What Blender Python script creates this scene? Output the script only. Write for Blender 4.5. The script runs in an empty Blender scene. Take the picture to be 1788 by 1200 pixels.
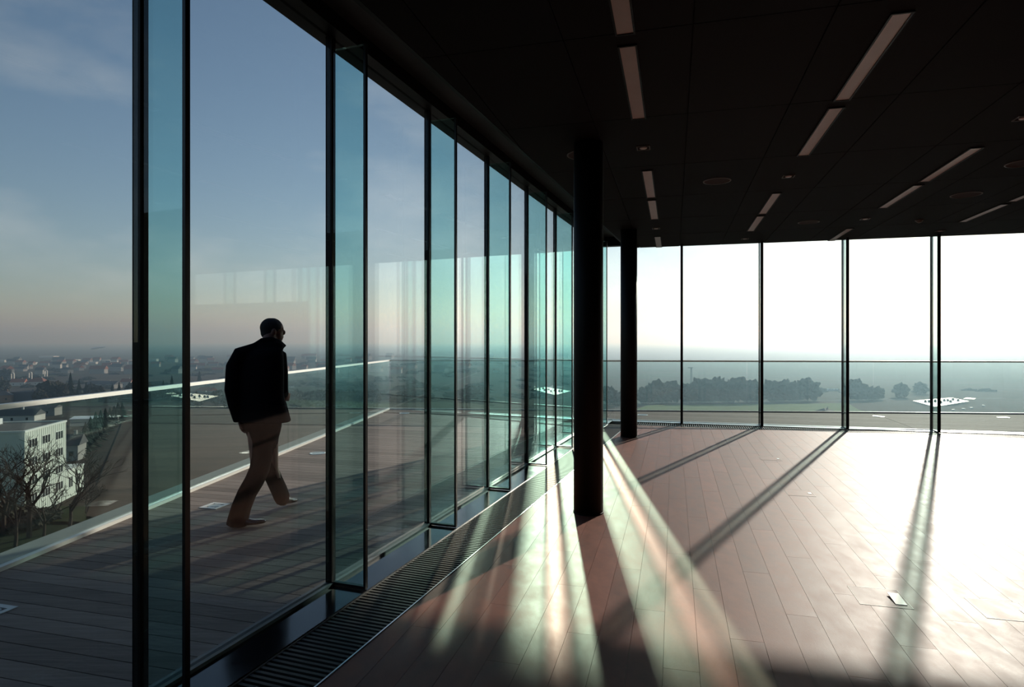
import bpy, bmesh, math, random
from math import sin, cos, tan, radians, pi, sqrt, atan2
from mathutils import Vector, Matrix, noise
random.seed(7)
SC = bpy.context.scene
COL = SC.collection

# ------------------------------------------------------------------ camera
F, YH, EYE = 1070.0, 595.0, 1.55          # focal length in px, horizon row, eye height
cam = bpy.data.cameras.new('camera'); camo = bpy.data.objects.new('camera', cam); COL.objects.link(camo)
cam.sensor_width = 36; cam.lens = 36 * F / 1788; cam.shift_y = -(600 - YH) / 1788
cam.clip_start = .05; cam.clip_end = 60000
camo.location = (0, 0, EYE); camo.rotation_euler = (radians(90), 0, 0)
SC.camera = camo

# ------------------------------------------------------------------ light
SUN_AZ, SUN_EL = radians(35.5), radians(19.6)
WALL_AZ, BACK_AZ = radians(19.46), radians(14.8)
def sky_dir(az, el): return Vector((sin(az) * cos(el), cos(az) * cos(el), sin(el)))

w = bpy.data.worlds.new('world'); SC.world = w; w.use_nodes = True
nt = w.node_tree; nt.nodes.clear()
out = nt.nodes.new('ShaderNodeOutputWorld'); bg = nt.nodes.new('ShaderNodeBackground')
sky = nt.nodes.new('ShaderNodeTexSky'); sky.sky_type = 'NISHITA'; sky.sun_disc = False
sky.sun_elevation = SUN_EL; sky.sun_rotation = SUN_AZ
sky.altitude = 250; sky.air_density = 1.0; sky.dust_density = .6; sky.ozone_density = 1.6
# thin cirrus, laid out over the whole dome
tc = nt.nodes.new('ShaderNodeTexCoord'); mp = nt.nodes.new('ShaderNodeMapping'); mp.inputs['Scale'].default_value = (1.6, 1.6, 4.2)
mp.inputs['Rotation'].default_value = (0.2, 0.5, 0.4)
nz = nt.nodes.new('ShaderNodeTexNoise'); nz.inputs['Scale'].default_value = 2.3; nz.inputs['Detail'].default_value = 7; nz.inputs['Roughness'].default_value = .56
rp = nt.nodes.new('ShaderNodeMapRange'); rp.inputs[1].default_value = .50; rp.inputs[2].default_value = .82; rp.inputs[3].default_value = 0; rp.inputs[4].default_value = .55
mx = nt.nodes.new('ShaderNodeMix'); mx.data_type = 'RGBA'; mx.blend_type = 'MIX'
hs = nt.nodes.new('ShaderNodeHueSaturation'); hs.inputs['Saturation'].default_value = .25; hs.inputs['Value'].default_value = 1.5
L = nt.links.new
L(tc.outputs['Generated'], mp.inputs['Vector']); L(mp.outputs['Vector'], nz.inputs['Vector']); L(nz.outputs['Fac'], rp.inputs[0])
L(sky.outputs['Color'], hs.inputs['Color']); L(rp.outputs[0], mx.inputs[0]); L(sky.outputs['Color'], mx.inputs[6]); L(hs.outputs['Color'], mx.inputs[7])
L(mx.outputs[2], bg.inputs['Color']); bg.inputs['Strength'].default_value = .092
L(bg.outputs[0], out.inputs['Surface'])

def sun_lamp(name, az, el, strength, color, angle):
    l = bpy.data.lights.new(name, 'SUN'); l.energy = strength; l.color = color; l.angle = radians(angle)
    o = bpy.data.objects.new(name, l); COL.objects.link(o)
    o.rotation_euler = sky_dir(az, el).to_track_quat('Z', 'Y').to_euler(); o.location = sky_dir(az, el) * 60
    return o
sun_lamp('sun', SUN_AZ, SUN_EL, 4.2, (1.0, .93, .83), .65)
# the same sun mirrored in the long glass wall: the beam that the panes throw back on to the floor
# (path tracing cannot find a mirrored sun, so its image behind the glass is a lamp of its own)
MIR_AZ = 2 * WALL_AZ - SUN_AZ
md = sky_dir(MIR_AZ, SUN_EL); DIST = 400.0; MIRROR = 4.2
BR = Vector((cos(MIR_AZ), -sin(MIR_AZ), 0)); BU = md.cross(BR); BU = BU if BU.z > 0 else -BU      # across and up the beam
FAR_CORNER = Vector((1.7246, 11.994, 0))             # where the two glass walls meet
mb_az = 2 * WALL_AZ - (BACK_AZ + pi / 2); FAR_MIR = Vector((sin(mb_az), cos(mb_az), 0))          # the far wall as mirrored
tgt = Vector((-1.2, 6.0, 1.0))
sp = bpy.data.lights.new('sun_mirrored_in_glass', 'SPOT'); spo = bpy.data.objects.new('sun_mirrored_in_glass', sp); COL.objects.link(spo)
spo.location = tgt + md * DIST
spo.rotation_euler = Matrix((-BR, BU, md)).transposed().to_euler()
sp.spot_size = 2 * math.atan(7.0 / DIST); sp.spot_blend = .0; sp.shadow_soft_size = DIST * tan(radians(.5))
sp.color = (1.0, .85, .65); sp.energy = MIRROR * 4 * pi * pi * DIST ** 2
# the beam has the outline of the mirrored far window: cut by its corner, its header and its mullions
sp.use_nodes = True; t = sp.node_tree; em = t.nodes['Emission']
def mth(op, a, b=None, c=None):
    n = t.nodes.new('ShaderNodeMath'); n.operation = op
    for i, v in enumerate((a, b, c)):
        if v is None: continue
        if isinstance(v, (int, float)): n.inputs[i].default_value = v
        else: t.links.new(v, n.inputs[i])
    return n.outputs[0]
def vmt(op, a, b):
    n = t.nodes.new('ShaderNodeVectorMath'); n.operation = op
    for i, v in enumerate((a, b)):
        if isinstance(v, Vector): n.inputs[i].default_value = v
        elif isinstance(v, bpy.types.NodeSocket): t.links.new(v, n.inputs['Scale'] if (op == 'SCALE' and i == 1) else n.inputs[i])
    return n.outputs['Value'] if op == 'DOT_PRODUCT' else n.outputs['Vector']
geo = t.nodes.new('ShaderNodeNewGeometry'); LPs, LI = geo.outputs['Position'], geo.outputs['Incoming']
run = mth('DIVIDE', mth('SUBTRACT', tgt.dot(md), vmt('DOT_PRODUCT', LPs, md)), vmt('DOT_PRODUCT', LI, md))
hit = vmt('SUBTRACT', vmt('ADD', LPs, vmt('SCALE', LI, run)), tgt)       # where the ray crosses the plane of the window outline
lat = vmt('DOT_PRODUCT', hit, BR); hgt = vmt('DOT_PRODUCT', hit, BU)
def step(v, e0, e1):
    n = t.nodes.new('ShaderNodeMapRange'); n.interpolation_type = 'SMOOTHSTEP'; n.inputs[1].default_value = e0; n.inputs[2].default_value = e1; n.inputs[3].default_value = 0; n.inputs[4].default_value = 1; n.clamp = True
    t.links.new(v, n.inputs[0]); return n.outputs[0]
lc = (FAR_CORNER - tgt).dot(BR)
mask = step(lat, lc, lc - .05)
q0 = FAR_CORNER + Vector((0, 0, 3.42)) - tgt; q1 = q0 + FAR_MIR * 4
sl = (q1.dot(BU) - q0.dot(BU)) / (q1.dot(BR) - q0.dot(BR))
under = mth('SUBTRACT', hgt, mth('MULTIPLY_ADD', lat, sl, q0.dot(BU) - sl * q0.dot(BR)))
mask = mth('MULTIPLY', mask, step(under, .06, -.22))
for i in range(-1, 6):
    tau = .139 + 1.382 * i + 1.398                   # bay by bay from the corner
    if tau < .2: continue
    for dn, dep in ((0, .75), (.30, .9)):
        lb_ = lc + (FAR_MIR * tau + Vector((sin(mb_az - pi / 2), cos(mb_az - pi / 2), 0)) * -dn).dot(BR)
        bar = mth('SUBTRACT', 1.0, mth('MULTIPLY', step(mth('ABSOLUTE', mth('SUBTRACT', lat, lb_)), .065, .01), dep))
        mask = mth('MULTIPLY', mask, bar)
# the second column keeps a strip of the glass in shade; the lamp's beam beyond it is dimmed by eye
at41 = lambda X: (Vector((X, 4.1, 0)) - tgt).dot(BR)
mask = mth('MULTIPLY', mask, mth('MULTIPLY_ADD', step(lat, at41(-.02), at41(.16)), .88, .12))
strip = mth('MULTIPLY', step(lat, at41(-.38), at41(-.33)), step(lat, at41(-.26), at41(-.31)))  # bright streak added to the lamp's beam by eye
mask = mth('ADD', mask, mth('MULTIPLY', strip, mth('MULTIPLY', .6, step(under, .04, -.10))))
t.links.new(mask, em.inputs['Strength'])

SC.view_settings.view_transform = 'Standard'; SC.view_settings.look = 'None'
SC.view_settings.exposure = 0.0; SC.view_settings.gamma = 1; SC.view_settings.use_curve_mapping = False
cy = SC.cycles
cy.max_bounces = 10; cy.diffuse_bounces = 3; cy.glossy_bounces = 4; cy.transmission_bounces = 6
cy.transparent_max_bounces = 40; cy.volume_bounces = 0
cy.caustics_reflective = False; cy.caustics_refractive = False; cy.sample_clamp_indirect = 6; cy.sample_clamp_direct = 0

# ------------------------------------------------------------------ materials
def mat(name, base=(.5, .5, .5), rough=.6, metal=0.0, spec=.5, var=0.0, nscale=8.0, stretch=None, bump=0.0, bscale=40.0, rnd=0.0, rvar=0.0, coords='Object', emit=None):
    m = bpy.data.materials.new(name); m.use_nodes = True
    t = m.node_tree; p = t.nodes['Principled BSDF']
    p.inputs['Roughness'].default_value = rough; p.inputs['Metallic'].default_value = metal
    p.inputs['Specular IOR Level'].default_value = spec
    p.inputs['Base Color'].default_value = (*base, 1)
    if var or bump or rnd or rvar:
        g = t.nodes.new('ShaderNodeTexCoord'); mpn = t.nodes.new('ShaderNodeMapping'); t.links.new(g.outputs[coords], mpn.inputs['Vector'])
        if stretch: mpn.inputs['Scale'].default_value = stretch
        oi = t.nodes.new('ShaderNodeObjectInfo')
        n = t.nodes.new('ShaderNodeTexNoise'); n.noise_dimensions = '4D'; n.inputs['Scale'].default_value = nscale; n.inputs['Detail'].default_value = 6; n.inputs['Roughness'].default_value = .62
        mw = t.nodes.new('ShaderNodeMath'); mw.operation = 'MULTIPLY'; mw.inputs[1].default_value = 31.0; t.links.new(oi.outputs['Random'], mw.inputs[0]); t.links.new(mw.outputs[0], n.inputs['W'])
        t.links.new(mpn.outputs[0], n.inputs['Vector'])
        r = t.nodes.new('ShaderNodeMapRange'); r.inputs[1].default_value = .25; r.inputs[2].default_value = .75; r.inputs[3].default_value = 1 - var; r.inputs[4].default_value = 1 + var
        t.links.new(n.outputs['Fac'], r.inputs[0])
        r2 = t.nodes.new('ShaderNodeMapRange'); r2.inputs[3].default_value = 1 - rnd; r2.inputs[4].default_value = 1 + rnd; t.links.new(oi.outputs['Random'], r2.inputs[0])
        mm = t.nodes.new('ShaderNodeMath'); mm.operation = 'MULTIPLY'; t.links.new(r.outputs[0], mm.inputs[0]); t.links.new(r2.outputs[0], mm.inputs[1])
        v = t.nodes.new('ShaderNodeVectorMath'); v.operation = 'SCALE'; v.inputs[0].default_value = base; t.links.new(mm.outputs[0], v.inputs['Scale'])
        t.links.new(v.outputs[0], p.inputs['Base Color'])
        if rvar:
            r3 = t.nodes.new('ShaderNodeMapRange'); r3.inputs[1].default_value = .3; r3.inputs[2].default_value = .7; r3.inputs[3].default_value = rough - rvar; r3.inputs[4].default_value = rough + rvar
            t.links.new(n.outputs['Fac'], r3.inputs[0]); t.links.new(r3.outputs[0], p.inputs['Roughness'])
        if bump:
            b = t.nodes.new('ShaderNodeBump'); b.inputs['Strength'].default_value = bump; b.inputs['Distance'].default_value = .01
            n2 = t.nodes.new('ShaderNodeTexNoise'); n2.inputs['Scale'].default_value = bscale; n2.inputs['Detail'].default_value = 4
            t.links.new(mpn.outputs[0], n2.inputs['Vector']); t.links.new(n2.outputs['Fac'], b.inputs['Height']); t.links.new(b.outputs[0], p.inputs['Normal'])
    if emit:
        p.inputs['Emission Color'].default_value = (*emit[0], 1); p.inputs['Emission Strength'].default_value = emit[1]
    return m

def glass(name, tint, f0=.04, rough=0.0, power=5.0):
    """one face of a clear pane: Fresnel mirror over tinted transmission"""
    m = bpy.data.materials.new(name); m.use_nodes = True; t = m.node_tree; t.nodes.clear()
    o = t.nodes.new('ShaderNodeOutputMaterial'); mix = t.nodes.new('ShaderNodeMixShader')
    tr = t.nodes.new('ShaderNodeBsdfTransparent'); tr.inputs['Color'].default_value = (*tint, 1)
    gl = t.nodes.new('ShaderNodeBsdfGlossy'); gl.inputs['Roughness'].default_value = rough; gl.inputs['Color'].default_value = (.96, 1, .98, 1)
    lw = t.nodes.new('ShaderNodeLayerWeight'); lw.inputs['Blend'].default_value = .5
    pw = t.nodes.new('ShaderNodeMath'); pw.operation = 'POWER'; pw.inputs[1].default_value = power
    ma = t.nodes.new('ShaderNodeMath'); ma.operation = 'MULTIPLY_ADD'; ma.inputs[1].default_value = 1 - f0; ma.inputs[2].default_value = f0
    t.links.new(lw.outputs['Facing'], pw.inputs[0]); t.links.new(pw.outputs[0], ma.inputs[0]); t.links.new(ma.outputs[0], mix.inputs[0])
    t.links.new(tr.outputs[0], mix.inputs[1]); t.links.new(gl.outputs[0], mix.inputs[2]); t.links.new(mix.outputs[0], o.inputs['Surface'])
    return m

M = {}
M['pane'] = glass('clear_double_glazing', (.945, .972, .968), .024, power=3.9)     # sealed double unit: mirrors more at a grazing view
M['fin'] = glass('green_fin_glass', (.72, .89, .88), .045)
M['fin_far'] = glass('pale_fin_glass', (.86, .945, .92), .045)
M['rail_glass'] = glass('balustrade_glass', (.90, .955, .945), .045)
M['black_metal'] = mat('black_anodised_metal', (.003, .003, .0035), .5, .0, .2, rnd=.1)
M['edge'] = mat('dark_fin_edge', (.012, .014, .016), .3)
M['frame'] = mat('pale_aluminium_frame', (.55, .58, .6), .35, .8, rnd=.05)
M['sill'] = mat('polished_dark_sill', (.008, .009, .011), .12, 0, .8, var=.2, nscale=5, rvar=.03)
M['steel'] = mat('brushed_stainless_steel', (.75, .74, .71), .28, 1.0, var=.05, nscale=30)
M['grille'] = mat('grille_bars', (.085, .085, .080), .55, 0, .3)
M['pit'] = mat('dark_trench', (.004, .004, .005), .9)
M['plank'] = mat('red_brown_floor_planks', (.25, .080, .050), .545, 0, .42, var=.30, nscale=2.4, stretch=(4, 2.2, 1), rnd=.16, rvar=.04, bump=.05, bscale=40)
M['subfloor'] = mat('plank_joint', (.40, .27, .20), .5)
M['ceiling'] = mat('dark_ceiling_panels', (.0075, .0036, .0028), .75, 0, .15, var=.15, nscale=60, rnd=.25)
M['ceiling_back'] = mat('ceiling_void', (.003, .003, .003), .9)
M['dark_wall'] = mat('dark_wall', (.012, .009, .008), .8, var=.2)
M['roof'] = mat('roof_metal', (.02, .02, .022), .6)
M['column'] = mat('black_painted_column', (.004, .004, .004), .55, 0, .25)
M['diffuser'] = mat('lamp_diffuser', (.88, .85, .82), .35, 0, .5, var=.06, nscale=6)
M['ring'] = mat('speaker_ring', (.22, .21, .20), .5)
M['mesh_grey'] = mat('speaker_mesh', (.05, .03, .026), .8)
M['deck'] = mat('weathered_deck_boards', (.27, .222, .192), .75, 0, .2, var=.32, nscale=3.5, stretch=(1, 14, 6), rnd=.22, bump=.25, bscale=50)
M['deck_base'] = mat('deck_underlay', (.010, .009, .009), .9)
M['coping'] = mat('grey_concrete_coping', (.33, .33, .30), .75, var=.08, nscale=4, bump=.1)
M['white_trim'] = mat('white_lamp_trim', (.72, .72, .70), .4)
M['grey_frame'] = mat('grey_threshold', (.16, .18, .19), .5, 0, .4)
M['satin'] = mat('satin_pale_metal', (.90, .87, .80), .40, .0, .7)
M['lamp_glass'] = mat('frosted_lamp_glass', (.30, .33, .33), .25)

# ------------------------------------------------------------------ helpers
def put(name, me, parent=None, **kw):
    o = bpy.data.objects.new(name, me); COL.objects.link(o)
    if parent is not None: o.parent = parent
    for k, v in kw.items(): o[k] = v
    return o
def empty(name, loc=(0, 0, 0), **kw):
    o = bpy.data.objects.new(name, None); COL.objects.link(o); o.location = loc; o.empty_display_size = .2
    for k, v in kw.items(): o[k] = v
    return o
class MB:
    def __init__(s): s.v = []; s.f = []
    def add(s, vs, fs):
        k = len(s.v); s.v += [tuple(p) for p in vs]; s.f += [tuple(i + k for i in f) for f in fs]; return s
    def prism(s, poly, z0, z1):
        """vertical prism over an xy polygon given counter-clockwise"""
        n = len(poly)
        vs = [(p[0], p[1], z0) for p in poly] + [(p[0], p[1], z1) for p in poly]
        return s.add(vs, [tuple(reversed(range(n))), tuple(range(n, 2 * n))] + [(i, (i + 1) % n, n + (i + 1) % n, n + i) for i in range(n)])
    def box(s, x0, x1, y0, y1, z0, z1): return s.prism([(x0, y0), (x1, y0), (x1, y1), (x0, y1)], z0, z1)
    def obox(s, o, ax, ay, az):
        o, ax, ay, az = Vector(o), Vector(ax), Vector(ay), Vector(az)
        vs = [o, o + ax, o + ax + ay, o + ay]; vs += [p + az for p in vs]
        return s.add(vs, [(3, 2, 1, 0), (4, 5, 6, 7), (0, 1, 5, 4), (1, 2, 6, 5), (2, 3, 7, 6), (3, 0, 4, 7)])
    def tube(s, pts, rad, seg=10, cap=True):
        pts = [Vector(p) for p in pts]; rings = []
        if not hasattr(rad, '__len__'): rad = [rad] * len(pts)
        up = None
        for i, p in enumerate(pts):
            d = (pts[min(i + 1, len(pts) - 1)] - pts[max(i - 1, 0)]).normalized()
            a = d.orthogonal().normalized() if up is None else (up - d * up.dot(d)).normalized(); up = a
            b = d.cross(a)
            rings.append([p + (a * cos(2 * pi * k / seg) + b * sin(2 * pi * k / seg)) * rad[i] for k in range(seg)])
        return s.loft(rings, cap)
    def loft(s, rings, cap=True):
        n = len(rings[0]); vs = [p for r in rings for p in r]; fs = []
        for i in range(len(rings) - 1):
            for k in range(n): fs.append((i * n + k, i * n + (k + 1) % n, (i + 1) * n + (k + 1) % n, (i + 1) * n + k))
        if cap: fs += [tuple(reversed(range(n))), tuple((len(rings) - 1) * n + k for k in range(n))]
        return s.add(vs, fs)
    def lathe(s, prof, c=(0, 0, 0), seg=28):
        return s.loft([[(c[0] + r * cos(2 * pi * k / seg), c[1] + r * sin(2 * pi * k / seg), c[2] + z) for k in range(seg)] for r, z in prof])
    def mesh(s, name, m, smooth=False, center=False):
        me = bpy.data.meshes.new(name); off = Vector((0, 0, 0))
        if center:
            n = len(s.v); off = Vector((sum(p[0] for p in s.v) / n, sum(p[1] for p in s.v) / n, min(p[2] for p in s.v)))
        me.from_pydata([tuple(Vector(p) - off) for p in s.v], [], s.f); me.update()
        bm = bmesh.new(); bm.from_mesh(me); bmesh.ops.recalc_face_normals(bm, faces=bm.faces[:]); bm.to_mesh(me); bm.free()
        if smooth:
            for p in me.polygons: p.use_smooth = True
        if m: me.materials.append(M[m] if isinstance(m, str) else m)
        me['off'] = tuple(off)
        return me
    def obj(s, name, m, parent=None, smooth=False, center=False, **kw):
        me = s.mesh(name, m, smooth, center); off = Vector(me['off']); o = put(name, me, parent, **kw)
        o.location = off - (parent.location if parent is not None else Vector((0, 0, 0)))
        return o
def clip(poly, planes):
    """clip an xy polygon by half planes (a,b,c): keep a*x+b*y>=c"""
    for a, b, c in planes:
        outp = []
        for i in range(len(poly)):
            p, q = poly[i], poly[(i + 1) % len(poly)]
            dp, dq = a * p[0] + b * p[1] - c, a * q[0] + b * q[1] - c
            if dp >= 0: outp.append(p)
            if (dp < 0) != (dq < 0):
                k = dp / (dp - dq); outp.append((p[0] + k * (q[0] - p[0]), p[1] + k * (q[1] - p[1])))
        poly = outp
        if len(poly) < 3: return []
    return poly
def area(poly): return .5 * sum(poly[i][0] * poly[(i + 1) % len(poly)][1] - poly[(i + 1) % len(poly)][0] * poly[i][1] for i in range(len(poly)))
def proj(p):
    y = max(p[1], .05); return 894 + F * p[0] / y, YH - F * (p[2] - EYE) / y

# plan frames ------------------------------------------------------
DW = Vector((sin(WALL_AZ), cos(WALL_AZ), 0)); NW = Vector((cos(WALL_AZ), -sin(WALL_AZ), 0))       # long glass wall: along, inwards
BW = Vector((cos(BACK_AZ), -sin(BACK_AZ), 0)); UW = Vector((sin(BACK_AZ), cos(BACK_AZ), 0))      # far glass wall: along, outwards
def LP(s, n, z=0): return DW * s + NW * n + Vector((0, 0, z))
def BP(b, u, z=0): return BW * b + UW * u + Vector((0, 0, z))
GN, SILL_N, GRATE_N = -2.37, -2.10, -1.738           # glass line, sill edge, grille edge of the long wall
GU, SILL_U, GRATE_U = 12.04, 11.83, 11.45            # the same for the far wall
S0, BAY = 1.940 - 1.327 * 3, 1.327
CEIL = EYE + 1.78; LTOP = EYE + 1.915
B_RIGHT, U_REAR = 9.9, -2.6
SC_CORNER = None
# corner of the two glass walls in each frame
_c = (GU - UW.dot(NW) * GN) / UW.dot(DW); CORNER = LP(_c, GN); S_C = _c; B_C = CORNER.dot(BW)
def lbox(mb, s0, s1, n0, n1, z0, z1): return mb.obox(LP(s0, n0, z0), DW * (s1 - s0), NW * (n1 - n0), (0, 0, z1 - z0))
def bbox(mb, b0, b1, u0, u1, z0, z1): return mb.obox(BP(b0, u0, z0), BW * (b1 - b0), UW * (u1 - u0), (0, 0, z1 - z0))
def hp_left(n): return (NW.x, NW.y, n)               # keep inside of long wall line n
def hp_back(u): return (-UW.x, -UW.y, -u)            # keep nearer than far wall line u

# ================================================================== structure
# ---------------- floor with planks
floor = empty('floor', kind='structure', label='glossy red brown plank floor of the empty hall')
MB().prism(clip([tuple(BP(-9, U_REAR)[:2]), tuple(BP(B_RIGHT, U_REAR)[:2]), tuple(BP(B_RIGHT, GRATE_U)[:2]), tuple(BP(-9, GRATE_U)[:2])], [hp_left(GRATE_N), hp_back(GRATE_U)]), -.2, -.005).obj('subfloor', 'subfloor', floor)
PW, PL, GAP = .166, 1.62, .0008
cells = []
nb = int(16 / PW)
for i in range(nb):
    b0 = -4.2 + i * PW
    if b0 > B_RIGHT: break
    off = (i * .618 % 1) * PL
    k = 0
    while True:
        u0 = U_REAR - PL + off + k * PL; k += 1
        if u0 > GRATE_U: break
        q = [tuple(BP(x, y)[:2]) for x, y in ((b0 + GAP, u0 + GAP), (b0 + PW - GAP, u0 + GAP), (b0 + PW - GAP, u0 + PL - GAP), (b0 + GAP, u0 + PL - GAP))]
        q = clip(q, [hp_left(GRATE_N + .004), hp_back(GRATE_U - .004), (-BW.x, -BW.y, -B_RIGHT), (UW.x, UW.y, U_REAR)])
        if len(q) < 3 or area(q) < .002: continue
        cells.append(q)
def shown(q, m=60):
    n = 0
    for p in q + [(sum(a[0] for a in q) / len(q), sum(a[1] for a in q) / len(q))]:
        if p[1] < .3: continue
        x, y = proj((p[0], p[1], 0))
        if -m < x < 1788 + m and y < 1200 + m: n += 1
    return n
vis = sorted([q for q in cells if shown(q)], key=lambda q: min(p[1] for p in q))
near, rest = vis[:300], vis[300:] + [q for q in cells if not shown(q)]
for q in near: MB().prism(q, -.006, 0).obj('plank', 'plank', floor, center=True)
mb = MB()
for q in rest: mb.prism(q, -.006, 0)
mb.obj('far_planks', 'plank', floor, kind='stuff')

# ---------------- ceiling of panels
ceil = empty('ceiling', (0, 0, CEIL), kind='structure', label='dark brown panelled ceiling with rows of slim lamps')
LN_C = -1.82                                         # the suspended ceiling stops short of the long wall
CU = GU - .06
cpoly = clip([tuple(BP(-9, U_REAR)[:2]), tuple(BP(B_RIGHT, U_REAR)[:2]), tuple(BP(B_RIGHT, CU)[:2]), tuple(BP(-9, CU)[:2])], [hp_left(LN_C), hp_back(CU)])
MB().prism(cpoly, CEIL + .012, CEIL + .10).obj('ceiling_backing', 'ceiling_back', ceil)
CB0, CPW, CPL, CG = -.633, .737, 1.40, .004
for i in range(-9, 16):
    for k in range(-3, 10):
        b0, u0 = CB0 + i * CPW, 7.79 - 4.2 + (k - 1) * CPL
        q = [tuple(BP(x, y)[:2]) for x, y in ((b0 + CG, u0 + CG), (b0 + CPW - CG, u0 + CG), (b0 + CPW - CG, u0 + CPL - CG), (b0 + CG, u0 + CPL - CG))]
        q = clip(q, [hp_left(LN_C + .003), hp_back(CU - .003), (-BW.x, -BW.y, -B_RIGHT), (UW.x, UW.y, U_REAR)])
        if len(q) < 3 or area(q) < .004: continue
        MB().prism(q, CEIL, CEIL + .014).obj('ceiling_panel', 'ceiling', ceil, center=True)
# roof slab over it and the pocket above the long wall
rpoly = clip([tuple(BP(-9, U_REAR - .4)[:2]), tuple(BP(B_RIGHT + .4, U_REAR - .4)[:2]), tuple(BP(B_RIGHT + .4, GU + .12)[:2]), tuple(BP(-9, GU + .12)[:2])], [hp_left(GN - .12), hp_back(GU + .12)])
MB().prism(rpoly, LTOP + .10, LTOP + .45).obj('roof_slab', 'roof', None, kind='structure', label='flat dark roof slab above the hall')

# ---------------- long glass wall on the left
wl = empty('wall_left', kind='structure', label='long wall of tall clear panes with green glass fins')
lm = [S0 + BAY * i for i in range(0, 11)] 
lm = [s for s in lm if s < S_C - .3]
edges = lm + [S_C]
lbox(MB(), edges[0], S_C, GN - .035, GN + .035, 0.0, .03).obj('bottom_frame', 'grey_frame', wl)
lbox(MB(), edges[0], S_C + .1, GN - .10, GN + .10, LTOP, LTOP + .10).obj('header', 'black_metal', wl)
lbox(MB(), edges[0], S_C, LN_C - .03, LN_C, CEIL - .0, LTOP + .10).obj('ceiling_fascia', 'black_metal', wl)
lbox(MB(), edges[0], S_C - .1, GN + .036, SILL_N, -.08, .012).obj('sill', 'sill', wl)
for i in range(len(edges) - 1):
    lbox(MB(), edges[i] + .021, edges[i + 1] - .021, GN - .012, GN + .012, .03, LTOP).obj('glass_pane', 'pane', wl)
for s in lm:
    lbox(MB(), s - .020, s + .020, GN - .022, GN + .023, .0, LTOP).obj('mullion', 'black_metal', wl)
    f = lbox(MB(), s - .011, s + .011, GN + .03, SILL_N - .022, .035, EYE + 1.83).obj('glass_fin', 'fin', wl)
    lbox(MB(), s - .0125, s + .0125, SILL_N - .022, SILL_N - .006, .035, EYE + 1.83).obj('edge_strip', 'edge', f)
    lbox(MB(), s - .014, s + .014, GN + .024, SILL_N - .006, .018, .035).obj('bottom_shoe', 'edge', f)
lbox(MB(), S_C - .03, S_C + .03, GN - .03, GN + .03, 0, LTOP).obj('corner_post', 'black_metal', wl)

# ---------------- far glass wall
wb = empty('wall_back', kind='structure', label='far wall of wide clear panes looking out over the hazy plain')
bm_ = [.139 + 1.382 * i for i in range(-2, 7)]
bm_ = [b for b in bm_ if b > B_C + .35]
bed = [B_C] + bm_ + [B_RIGHT]
bbox(MB(), B_C, B_RIGHT, GU - .04, GU + .04, 0.0, .018).obj('bottom_frame', 'frame', wb)
bbox(MB(), B_C, B_RIGHT, GU - .06, GU + .10, CEIL + .06, LTOP + .10).obj('header', 'black_metal', wb)
bbox(MB(), B_C + .25, B_RIGHT, SILL_U, GU - .041, -.08, .012).obj('sill', 'frame', wb)
for i in range(len(bed) - 1):
    bbox(MB(), bed[i] + .018, bed[i + 1] - .018, GU - .012, GU + .012, .018, CEIL + .06).obj('glass_pane', 'pane', wb)
for b in bm_:
    bbox(MB(), b - .017, b + .017, GU - .024, GU + .022, 0, CEIL + .06).obj('mullion', 'black_metal', wb)
    f = bbox(MB(), b - .011, b + .011, GU - .30, GU - .03, .03, CEIL).obj('glass_fin', 'fin_far', wb)
    bbox(MB(), b - .022, b + .022, GU - .325, GU - .30, .013, CEIL).obj('edge_strip', 'black_metal', f)
    bbox(MB(), b - .014, b + .014, GU - .30, GU - .03, .013, .03).obj('bottom_shoe', 'edge', f)

# ---------------- the closed sides of the hall, outside the picture
bbox(MB(), B_RIGHT, B_RIGHT + .2, U_REAR, GU, -.2, LTOP + .1).obj('wall_right', 'dark_wall', None, kind='structure', label='dark closed side wall of the hall')
bbox(MB(), -9, B_RIGHT + .2, U_REAR - .2, U_REAR, -.2, LTOP + .1).obj('wall_rear', 'dark_wall', None, kind='structure', label='dark closed wall behind the viewer')
# tall partition standing before the far end of the glass: seen only mirrored in the long wall
mb = MB(); bbox(mb, 5.62, B_RIGHT - .02, GU - .47, GU - .36, 0, EYE + .93)
mb.obj('wall_partition', 'dark_wall', None, kind='structure', label='dark free standing partition before the far glass')

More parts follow.
